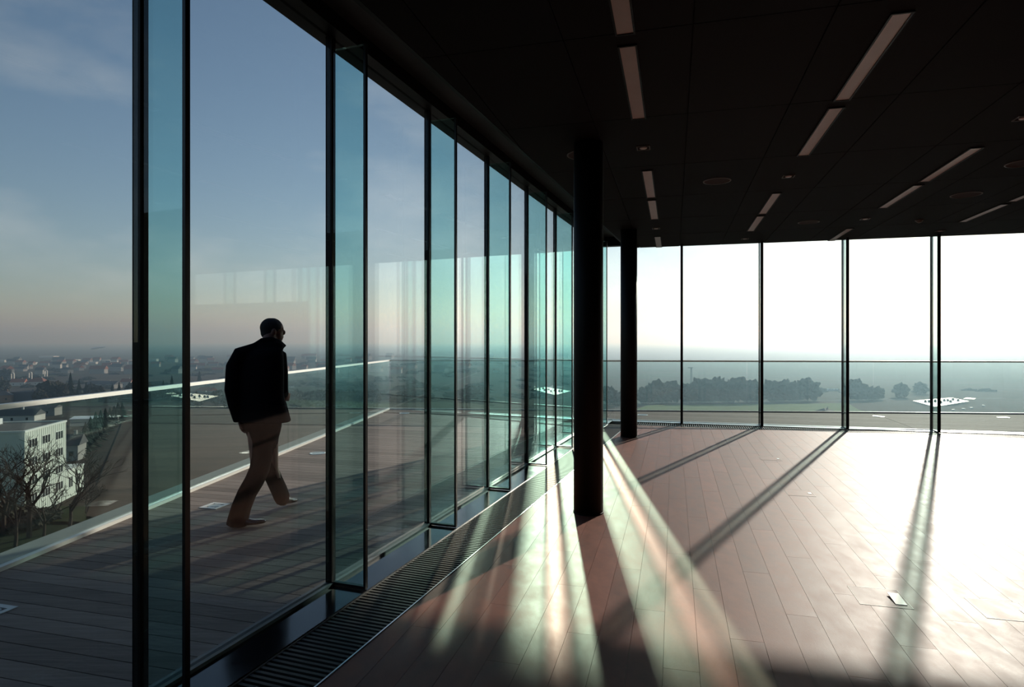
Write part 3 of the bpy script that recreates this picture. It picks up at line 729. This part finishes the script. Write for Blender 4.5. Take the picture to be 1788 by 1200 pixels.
def house(px, py, w, d, h, rh, yaw, wall, roof, label, cat='house', hip=False, wins=0, group=None):
    c = gp(px, py); t = empty('house', c - Vector((0, 0, .6)), label=label, category=cat); t.rotation_euler = (0, 0, yaw)
    if group: t['group'] = group
    put('walls', MB().box(-w / 2, w / 2, -d / 2, d / 2, 0, h + .6).mesh('walls', wall), t)
    e = .4; hx = (w / 2 - d / 2 * .9) if hip else w / 2 + e; z = h + .6
    m = MB().add([(-w / 2 - e, -d / 2 - e, z), (w / 2 + e, -d / 2 - e, z), (w / 2 + e, d / 2 + e, z), (-w / 2 - e, d / 2 + e, z), (-hx, 0, z + rh), (hx, 0, z + rh)],
                 [(0, 1, 5, 4), (2, 3, 4, 5), (1, 2, 5), (3, 0, 4), (3, 2, 1, 0)])
    put('roof', m.mesh('roof', roof), t)
    for k in range(wins):
        x = -w / 2 + (k + .5) * w / wins
        put('window', MB().box(x - .5, x + .5, -d / 2 - .05, -d / 2 + .05, h * .5 - .1, h * .5 + 1.2).mesh('window', 'win'), t)
    put('chimney', MB().box(w * .2, w * .2 + .7, -.3, .4, z + rh * .4, z + rh + 1).mesh('chimney', wall), t)
    return t
# ---- the pale four storey block
A0 = Vector((-84.06, 105.7, 0)); FQ = Vector((-.215, .977, 0)).normalized(); FN = Vector((FQ.y, -FQ.x, 0))    # along and out of the lit facade
gz, top = -29.6, EYE - 15.9
bl = empty('apartment_block', A0 + Vector((0, 0, gz)), label='pale ribbed four storey block with rows of triple windows', category='building')
def fbox(mb, q0, q1, n0, n1, z0, z1): return mb.obox(A0 + FQ * q0 + FN * n0 + Vector((0, 0, z0)), FQ * (q1 - q0), FN * (n1 - n0), (0, 0, z1 - z0))
fbox(MB(), 0, 14.4, -24, 0, gz, top).obj('walls', 'facade', bl)
m = MB(); fbox(m, -.12, 14.52, -.35, .12, top, top + .35); fbox(m, -.12, .2, -24, -.35, top, top + .35); fbox(m, 14.2, 14.52, -24, -.35, top, top + .35)
m.obj('parapet', 'facade_trim', bl)
fbox(MB(), .2, 14.2, -24, -.35, top, top + .12).obj('roof', 'gravel', bl)
fbox(MB(), 2, 6, -16, -9, top + .12, top + 2.2).obj('roof_plant_room', 'white_wall', bl)
fbox(MB(), 8, 13, -13, -10, top + .12, top + 1.2).obj('roof_plant_room', 'pale_roof', bl)
k = .35
while k < 14.3:
    if True: fbox(MB(), k, k + .09, 0, .05, gz, top).obj('facade_rib', 'facade_trim', bl)
    k += .72
for qc in (2.55, 7.0, 11.67):
    for row in range(4):
        z1 = EYE - 17.25 - 3.24 * row
        wn = fbox(MB(), qc - 1.35, qc + 1.35, .02, .07, z1 - 1.6, z1).obj('window', 'facade_trim', bl)
        for e in (-.9, 0, .9): 
            o = fbox(MB(), qc + e - .36, qc + e + .36, .07, .09, z1 - 1.5, z1 - .1).obj('pane', 'win', None); o.parent = wn; o.location = (0, 0, 0); o.location = -bl.location - wn.location
for row in range(3):
    z1 = EYE - 18.4 - 3.24 * row
    m = MB().obox(A0 + FN * -22 + FQ * -.06 + Vector((0, 0, z1 - 1.7)), FN * 16, FQ * .08, (0, 0, 1.6)); m.obj('window_band', 'win', bl)
wg = empty('side_wing', A0 + FQ * 18 + Vector((0, 0, gz)), label='low pale wing joined to the ribbed block', category='building')
wt = EYE - 25.7
fbox(MB(), 14.45, 21.7, -12, 0, gz, wt).obj('walls', 'facade', wg)
fbox(MB(), 14.45, 21.8, -12.1, .1, wt, wt + .25).obj('roof_edge', 'facade_trim', wg)
for qc in (16.2, 19.4):
    wn = fbox(MB(), qc - .8, qc + .8, .01, .05, wt - 3.4, wt - 1.2).obj('window', 'facade_trim', wg)
    for e in (-.4, .4): o = fbox(MB(), qc + e - .3, qc + e + .3, .05, .07, wt - 3.3, wt - 1.3).obj('pane', 'win', None); o.parent = wn; o.location = -wg.location - wn.location

house(120, 803, 6.5, 6.5, 4.4, 2.8, .3, 'grey_wall', 'dark_roof', 'grey house with a dark gable roof behind the pale block', wins=2)
house(166, 742, 16, 9, 3.2, .8, .2, 'grey_wall', 'pale_roof', 'low shed with a pale blue grey roof behind the hedge', cat='shed')
house(4, 703, 14, 12, 6, 3.5, .5, 'brick_wall', 'dark_roof', 'brown walled house with a dark hip roof at the left edge', hip=True, wins=2)
house(46, 701, 22, 10, 8.0, .8, .12, 'blue_wall', 'dark_roof', 'long dark blue building with a white end post', cat='building')
house(18, 736, 26, 10, 3.2, 2.6, .2, 'white_wall', 'dark_roof', 'low building with a dark pitched roof below the handrail', wins=4)
house(62, 727, 22, 9, 4.8, 1.2, .25, 'grey_wall', 'dark_roof', 'grey building with white end windows under the handrail', cat='building', wins=3)
house(33, 674, 16, 11, 5, 4.5, .3, 'white_wall', 'red_roof', 'house with a dull red roof beside a white arched gable', wins=2)
house(67, 673, 20, 12, 5, 5.5, .1, 'white_wall', 'red_roof', 'house with a bright red hip roof in the middle of three white gables', hip=True, wins=3)
house(182, 678, 40, 14, 5, 4, -.15, 'grey_wall', 'dark_roof', 'long house with a dark roof right of the tall conifer', wins=4)
house(222, 676, 12, 10, 6.5, 4, .2, 'white_wall', 'red_roof', 'narrow white house just left of the first mullion', wins=2)
house(362, 690, 18, 9, 4, 3, -.5, 'grey_wall', 'red_roof', 'small house with a red roof seen left of the walking man', wins=2)
house(352, 700, 20, 9, 4, 2.4, -.4, 'white_wall', 'dark_roof', 'low white house below the red roof left of the walking man', wins=3)
house(1441, 727, 15, 13, 3.6, 3.6, .5, 'white_wall', 'dark_roof', 'house with a broad hip roof just beyond the far balustrade', hip=True)
def gable(px, py, label):
    c = gp(px, py); t = empty('white_gable', c, label=label, category='gable', group='white arched gables among the red roofs')
    m = MB(); h, wd = 9.0, 2.6
    for x0, x1 in ((-wd, -wd + 1.1), (wd - 1.1, wd)): m.box(x0, x1, -.8, .8, 0, h)
    put('posts', m.mesh('posts', 'white_wall'), t)
    pts = [(-wd * cos(pi * i / 10), h + wd * .8 * sin(pi * i / 10)) for i in range(11)]
    m = MB(); rin = [(-(wd - 1.1) * cos(pi * i / 10), h + (wd - 1.1) * .8 * sin(pi * i / 10)) for i in range(11)]
    for i in range(10):
        q = [pts[i], pts[i + 1], rin[i + 1], rin[i]]
        m.add([(a, -.8, z) for a, z in q] + [(a, .8, z) for a, z in q], [(0, 1, 2, 3), (7, 6, 5, 4), (0, 4, 5, 1), (1, 5, 6, 2), (2, 6, 7, 3), (3, 7, 4, 0)])
    put('arch', m.mesh('arch', 'white_wall'), t)
gable(22, 664, 'leftmost white arched gable above the red roofs')
gable(53, 662, 'white arched gable between the two red roofs')
gable(80, 658, 'white arched gable right of the bright red roof')
# white sheds on the plain
ws = [(4, 633, 12, 'at the left edge'), (44, 637, 30, 'long, second from the left edge'), (16, 645, 18, 'nearest, above the first gable'), (98, 636, 20, 'left of a pair'), (123, 632, 26, 'right of a pair'), (85, 626, 26, 'with a blue grey roof behind the pair'),
      (163, 636, 12, 'small, below the smoke'), (181, 633, 18, 'right of the small one'), (200, 635, 12, 'two places left of the first mullion'), (222, 633, 14, 'touching the first mullion'), (268, 631, 14, 'behind the first green fin, left'), (303, 631, 10, 'behind the first green fin, right')]
for px, py, wpx, lb in ws:
    c = gp(px, py); s = c.y / F; t = empty('white_shed', c, label='distant white shed on the plain, ' + lb, category='building', group='white sheds on the hazy plain'); wd = wpx * s
    put('walls', MB().box(-wd / 2, wd / 2, -wd * .25, wd * .25, 0, 3.2 * s).mesh('walls', 'white_wall'), t)
    put('roof', MB().box(-wd / 2 - 1, wd / 2 + 1, -wd * .25 - 1, wd * .25 + 1, 3.2 * s, 3.9 * s).mesh('roof', 'pale_roof'), t)

# ---- trees
def crown_mesh(seed, kind):
    random.seed(seed); bm = bmesh.new(); bmesh.ops.create_icosphere(bm, subdivisions=4 if kind == 'leafy' else 3, radius=1)
    for v in bm.verts:
        p = v.co.copy(); n = noise.noise(p * 2.1 + Vector((seed, 0, 0))) * .5 + noise.noise(p * 5 + Vector((0, seed, 0))) * .35 + noise.noise(p * 13 + Vector((0, seed, 0))) * .15
        v.co = p * (1 + n); v.co.z = v.co.z * (.8 if v.co.z > 0 else .8)
    me = bpy.data.meshes.new('crown'); bm.to_mesh(me); bm.free(); me.materials.append(M['leafy']); return me
CROWN = [crown_mesh(i + 1, 'leafy') for i in range(5)]
TRUNK = MB().tube([(0, 0, -.5), (.02, 0, .5), (0, .02, 1)], [.06, .045, .03], 7).mesh('trunk', 'bark')
def conifer_mesh(seed):
    random.seed(seed); m = MB(); n = 11
    for lay in range(9):
        z0, z1 = .06 + lay * .10, .06 + lay * .10 + .17; r = .24 * (1 - lay / 9.6)
        ring = []
        for k in range(n * 2):
            a = pi * k / n + lay; rr = r * (1.0 if k % 2 else .62) * random.uniform(.85, 1.15); ring.append((rr * cos(a), rr * sin(a), z0 - (.03 if k % 2 else 0)))
        b = len(m.v); m.v += ring + [(0, 0, z1)]; m.f += [(b + k, b + (k + 1) % (2 * n), b + 2 * n) for k in range(2 * n)] + [tuple(b + k for k in reversed(range(2 * n)))]
    return m.mesh('foliage', 'conifer')
CONI = [conifer_mesh(i) for i in range(3)]
nt_ = 0
ORD = ['first', 'second', 'third', 'fourth', 'fifth', 'sixth', 'seventh', 'eighth', 'ninth', 'tenth', 'eleventh', 'twelfth', 'thirteenth', 'fourteenth', 'fifteenth', 'sixteenth', 'seventeenth', 'eighteenth', 'nineteenth', 'twentieth', 'twenty first', 'twenty second', 'twenty third', 'twenty fourth']
def tree(px, py, hpx, label, group=None, wide=1.0):
    global nt_
    c = gp(px, py); h = hpx * c.y / F; t = empty('leafless_tree', c, label=label, category='tree')
    if group: t['group'] = group
    o = put('crown', CROWN[nt_ % 5], t); o.location = (0, 0, h * .50); o.scale = (h * .42 * wide, h * .42 * wide, h * .56); o.rotation_euler = (0, 0, nt_ * 1.3)
    k = put('trunk', TRUNK, t); k.scale = (h * .6, h * .6, h * .45); nt_ += 1
    return t
def conifer(px, py, hpx, label, group=None, wide=1.0):
    global nt_
    c = gp(px, py); h = hpx * c.y / F; t = empty('conifer', c, label=label, category='tree')
    if group: t['group'] = group
    o = put('foliage', CONI[nt_ % 3], t); o.scale = (h * wide, h * wide, h); o.rotation_euler = (0, 0, nt_ * .9)
    k = put('trunk', TRUNK, t); k.scale = (h * .5, h * .5, h * .2); nt_ += 1
def bare_tree(px, py, hpx, label, seed, spread=1.0):
    random.seed(seed); c = gp(px, py); h = hpx * c.y / F; t = empty('bare_tree', c, label=label, category='tree')
    tr, br = MB(), MB()
    def grow(p, d, ln, r, lev):
        q = p + d * ln; mid = p + d * ln * .5 + Vector((random.uniform(-1, 1), random.uniform(-1, 1), random.uniform(-.3, .3))) * ln * .06
        (tr if lev < 1 else br).tube([p, mid, q], [max(r, .03), max(r * .85, .03), max(r * .68, .025)], 5 if lev < 3 else 3)
        if lev >= 6: return
        for i in range(3 if lev < 3 else 2):
            ax = Vector((random.uniform(-1, 1), random.uniform(-1, 1), random.uniform(-.15, .6))).normalized()
            nd = (d * 1.0 + ax * .85 * spread).normalized(); nd.z = max(nd.z, -.05)
            grow(p + d * ln * random.uniform(.65, 1.0), nd, ln * random.uniform(.62, .86), r * .62, lev + 1)
    grow(Vector((0, 0, -.3)), Vector((.03, .02, 1)).normalized(), h * .34, h * .024, 0)
    put('trunk', tr.mesh('trunk', 'bark'), t); put('branches', br.mesh('branches', 'bark'), t)
bare_tree(50, 940, 190, 'large bare tree before the pale ribbed block', 11, 1.1)
bare_tree(121, 925, 140, 'slender bare tree before the low pale wing', 5, .9)
bare_tree(6, 935, 175, 'dense bare tree at the left edge of the picture', 21, 1.2)
bare_tree(26, 960, 150, 'bare tree left of the large one, lower down', 33, 1.2)
for i, (px, py, hp) in enumerate([(140, 800, 46), (149, 790, 52), (158, 782, 54), (167, 772, 52), (176, 762, 46), (184, 755, 42), (192, 748, 36), (199, 741, 32), (206, 736, 34), (213, 730, 28)]):
    conifer(px, py, hp, 'dark conifer in the hedge beside the brown field, %s from the pale block' % ORD[i], 'conifer hedge beside the brown field', 1.6)
bare_tree(76, 945, 120, 'low bare tree right of the large one before the pale block', 8, 1.3)
bare_tree(150, 900, 60, 'small bare tree at the edge of the brown field', 14, 1.2)
for i, (px, py, hp) in enumerate([(6, 915, 44), (22, 925, 40), (40, 918, 36), (60, 922, 34), (80, 912, 26), (92, 905, 22)]):
    c = gp(px, py); h = hp * c.y / F; t = empty('garden_shrub', c, label='dark leafless shrub below the pale block, %s from the left' % ORD[i], category='shrub', group='shrubs below the pale block')
    o = put('foliage', CROWN[i % 5], t); o.scale = (h * .6, h * .6, h * .6); o.location = (0, 0, h * .35)
conifer(123, 700, 50, 'tall dark spruce above the handrail at the left', wide=.9)
for i, (px, py, hp) in enumerate(sorted([(138, 698, 36), (150, 700, 32), (196, 700, 30), (208, 700, 34), (225, 698, 30), (300, 700, 44), (285, 700, 36), (318, 702, 34), (348, 672, 26)])):
    conifer(px, py, hp, 'dark conifer beyond the left handrail, %s from the left edge' % ORD[i], 'dark conifers beyond the left handrail')
for i, (px, py, hp) in enumerate(sorted([(80, 700, 34), (90, 698, 30), (100, 702, 34), (110, 697, 28), (70, 705, 24), (160, 694, 24), (172, 697, 22), (232, 694, 26), (262, 696, 26), (275, 700, 22), (0, 690, 30), (10, 664, 20),
                                  (345, 712, 26), (380, 708, 26), (398, 712, 22), (520, 712, 30), (540, 710, 26), (560, 712, 30), (590, 712, 32), (610, 710, 28), (630, 713, 26), (652, 712, 30), (420, 712, 30), (500, 712, 26)])):
    tree(px, py, hp, 'hazy leafless tree beyond the left balustrade, %s from the left' % ORD[i], 'leafless trees beyond the left balustrade')
for i, (px, py, hp, wd) in enumerate(sorted([(1128, 712, 32, 1.2), (1150, 710, 40, 1.3), (1172, 709, 38, 1.2), (1203, 711, 36, 1.2), (1222, 709, 42, 1.3), (1246, 709, 44, 1.4), (1270, 710, 36, 1.2), (1290, 709, 44, 1.4), (1312, 709, 40, 1.3), (1345, 708, 38, 1.3),
                                      (1366, 707, 38, 1.3), (1386, 706, 34, 1.2), (1410, 706, 40, 1.2), (1495, 706, 38, 1.2), (1512, 706, 28, 1.3), (1530, 704, 24, 1.2), (1572, 700, 26, 1.2), (1608, 694, 22, 1.2), (1064, 712, 32, 1.0), (1075, 716, 28, 1.0)])):
    tree(px, py - 6, hp - 2, 'tree in the misty row beyond the far balustrade, %s from the left' % ORD[i], 'misty tree row beyond the far balustrade', wd)
# ---- bright yard with small dark posts on the right
def slab(name, pix, m, label, cat, th=.4):
    pts = [gp(*p) for p in pix]; zz = max(p.z for p in pts) + .3; c = sum(pts, Vector()) / len(pts)
    q = [(p.x - c.x, p.y - c.y) for p in pts]
    if area(q) < 0: q.reverse()
    me = MB().prism(q, -th, 0).mesh(name, m); o = put(name, me, None, label=label, category=cat); o.location = (c.x, c.y, zz); return o
M['wet'] = mat('bright_paving', (.62, .62, .60), .42, 0, .5, var=.05, nscale=.2)
YARD = slab('paved_yard', [(1594, 703), (1632, 711), (1692, 704), (1660, 698)], 'wet', 'bright pale yard shining on the plain at the right', 'yard')
slab('paved_yard', [(938, 688), (955, 691), (985, 688), (965, 685)], 'wet', 'bright pale yard seen through the last green fins', 'yard')
slab('pale_roof', [(1682, 697), (1700, 698.5), (1704, 696.5), (1688, 695)], 'pale_roof', 'small pale roof behind the bright yard', 'roof')
for i, (px, py) in enumerate([(1616, 706), (1622, 706), (1633, 705.5), (1643, 707.5), (1649, 704), (1655, 704), (1660, 706.5), (1664, 702.5), (1673, 704)]):
    c = gp(px, py); c.z = YARD.location.z + .02; t = empty('parked_car', c, label='tiny dark car parked on the bright yard, %s from the left' % ORD[i], category='car', group='cars on the bright yard')
    put('body', MB().box(-1.3, 1.3, -.9, .9, 0, 1.5).mesh('body', 'car_dark'), t); put('cabin', MB().box(-.9, .8, -.8, .8, 1.5, 3.0).mesh('cabin', 'car_dark'), t)
for px, py, lb in [(1390, 681, 'behind the tree row'), (1428, 687, 'left of the pale greenhouse'), (1467, 686, 'touching the third mullion'), (1664, 718, 'largest, at the foot of the bright yard'), (1682, 716, 'second, at the foot of the bright yard'), (1696, 714.5, 'third, at the foot of the bright yard'), (1717, 710, 'alone right of the bright yard')]:
    c = gp(px, py); t = empty('white_van', c, label='small white van on the plain, ' + lb, category='van', group='white vans on the plain'); s = c.y / F
    put('body', MB().box(-2.2 * s, 2.2 * s, -s, s, .3 * s, 2.6 * s).mesh('body', 'car_white'), t); put('cab', MB().box(2.2 * s, 3.2 * s, -.9 * s, .9 * s, .3 * s, 1.7 * s).mesh('cab', 'car_white'), t)
c = gp(1452, 683); s = c.y / F; t = empty('greenhouse', c, label='long pale greenhouse behind the tree row', category='greenhouse')
put('walls', MB().box(-13 * s, 13 * s, -4 * s, 4 * s, 0, 2.4 * s).mesh('walls', 'pale_roof'), t)
for k in range(5): put('roof_bay', MB().add([(-13 * s + k * 5.2 * s, -4 * s, 2.4 * s), (-7.8 * s + k * 5.2 * s, -4 * s, 2.4 * s), (-10.4 * s + k * 5.2 * s, -4 * s, 4.2 * s), (-13 * s + k * 5.2 * s, 4 * s, 2.4 * s), (-7.8 * s + k * 5.2 * s, 4 * s, 2.4 * s), (-10.4 * s + k * 5.2 * s, 4 * s, 4.2 * s)], [(0, 1, 2), (3, 5, 4), (0, 2, 5, 3), (1, 4, 5, 2), (0, 3, 4, 1)]).mesh('roof_bay', 'pale_roof'), t)
c = gp(1207, 680); s = c.y / F; t = empty('lattice_mast', c, label='thin lattice mast with a cross arm above the misty trees', category='mast')
m = MB(); H = 37 * s
for sx in (-1, 1):
    for sy in (-1, 1): m.tube([(sx * 1.6 * s, sy * 1.6 * s, 0), (sx * .9 * s, sy * .9 * s, H)], .28 * s, 4)
put('legs', m.mesh('legs', 'dark_roof'), t)
m = MB()
for k in range(9):
    z0, z1 = H * k / 9, H * (k + 1) / 9; a, b2 = (1.6 - .7 * k / 9) * s, (1.6 - .7 * (k + 1) / 9) * s
    for sy in (-1, 1): m.tube([(-a, sy * a, z0), (b2, sy * b2, z1)], .18 * s, 3); m.tube([(a, sy * a, z0), (-b2, sy * b2, z1)], .18 * s, 3)
put('braces', m.mesh('braces', 'dark_roof'), t)
put('cross_arm', MB().box(-6 * s, 3 * s, -.5 * s, .5 * s, H, H + 1.2 * s).mesh('cross_arm', 'dark_roof'), t)

# ---- scattered houses and tree clumps of the far town
random.seed(42)
TAKEN = []
def free(c, r):
    if any((c - q).length < r + k for q, k in TAKEN): return False
    TAKEN.append((c, r)); return True
M['town_wall'] = mat('town_wall', (.30, .29, .275), .85, rnd=.3)
HW = MB().box(-5, 5, -4, 4, -2, 5).mesh('walls', 'town_wall')
HR = MB().add([(-5.4, -4.4, 5), (5.4, -4.4, 5), (5.4, 4.4, 5), (-5.4, 4.4, 5), (-5.4, 0, 8.5), (5.4, 0, 8.5)], [(0, 1, 5, 4), (2, 3, 4, 5), (1, 2, 5), (3, 0, 4), (3, 2, 1, 0)]).mesh('roof', 'red_roof')
HR2 = HR.copy(); HR2.materials.clear(); HR2.materials.append(M['dark_roof'])
for i in range(150):
    px = random.choice([random.uniform(0, 232), random.uniform(258, 1000), random.uniform(330, 640)]); py = random.uniform(626, 652) if px > 232 else random.uniform(632, 654)
    c = gp(px, py); sc_ = random.uniform(.9, 1.8) * max(1, c.y / 1500)
    if not free(c, 8.5 * sc_): continue
    t = empty('far_house', c, label='tiny house of the far hazy town beyond the left balustrade', category='house', group='far hazy town'); t.rotation_euler = (0, 0, random.uniform(-.6, .6)); t.scale = (sc_ * random.uniform(.8, 1.8), sc_, sc_)
    put('walls', HW, t); put('roof', HR if random.random() < .5 else HR2, t)
for i in range(300):
    px = random.uniform(-5, 1000) if i < 230 else random.uniform(1060, 1788); py = random.uniform(632, 704) if px < 1000 else random.uniform(640, 690)
    c = gp(px, py); sc_ = random.uniform(4, 8) * max(1, c.y / 1400)
    if not free(c, 2.2 * sc_) or (px > 1000 and py < 682): continue
    t = empty('far_trees', c, label='dark clump of trees on the hazy plain', category='trees', group='tree clumps on the hazy plain'); t.scale = (sc_ * random.uniform(1, 2.6), sc_, sc_ * random.uniform(.7, 1.0)); t.rotation_euler = (0, 0, random.uniform(-.3, .3))
    put('crown', CROWN[i % 5], t)
# smoke plume
c = Vector(((172 - 894) / F * 2400, 2400, EYE - 13 / F * 2400)); sm = MB(); s = 2400 / F
for dx, dz, r in ((-11, -1.2, 1.6), (-8, -.4, 2.2), (-4, .2, 2.4), (0, 1.0, 2.2), (4, 1.2, 2.0), (8, 1.8, 1.6), (11, 2.0, 1.1)): ball(sm, c + Vector((dx * s, 0, dz * s)), r * 1.8 * s, r * s, r * .8 * s, Vector((1, 0, 0)), Vector((0, 1, 0)), n=10)
sm.obj('smoke_plume', 'smoke', None, True, center=True, kind='stuff', label='small white plume of smoke on the horizon', category='smoke')

# ---- haze over the plain
hz = bpy.data.materials.new('haze'); hz.use_nodes = True; t = hz.node_tree; t.nodes.clear(); o = t.nodes.new('ShaderNodeOutputMaterial')
vs_ = t.nodes.new('ShaderNodeVolumeScatter'); vs_.inputs['Color'].default_value = (.54, .79, 1.0, 1); vs_.inputs['Density'].default_value = 1 / 2600; vs_.inputs['Anisotropy'].default_value = .62
t.links.new(vs_.outputs[0], o.inputs['Volume'])
h = MB(); h.box(-30000, 30000, 70, 30000, -90, 160); h.obj('haze', hz, None, kind='stuff', label='blue grey haze lying over the plain', category='haze')

# the mirrored beam falls only inside the hall, where the glass throws it
inside = bpy.data.collections.new('lit_by_mirrored_sun')
for o in (floor, wl, wb):
    for c in o.children_recursive:
        if c.type == 'MESH': inside.objects.link(c)
for o in list(COL.objects):
    if o.type == 'MESH' and o.parent and o.parent.name.split('.')[0] in ('floor_grille', 'column', 'floor_box', 'ceiling_lamp', 'ceiling_speaker', 'spot_lamp', 'smoke_detector', 'ceiling'): inside.objects.link(o)
spo.light_linking.receiver_collection = inside
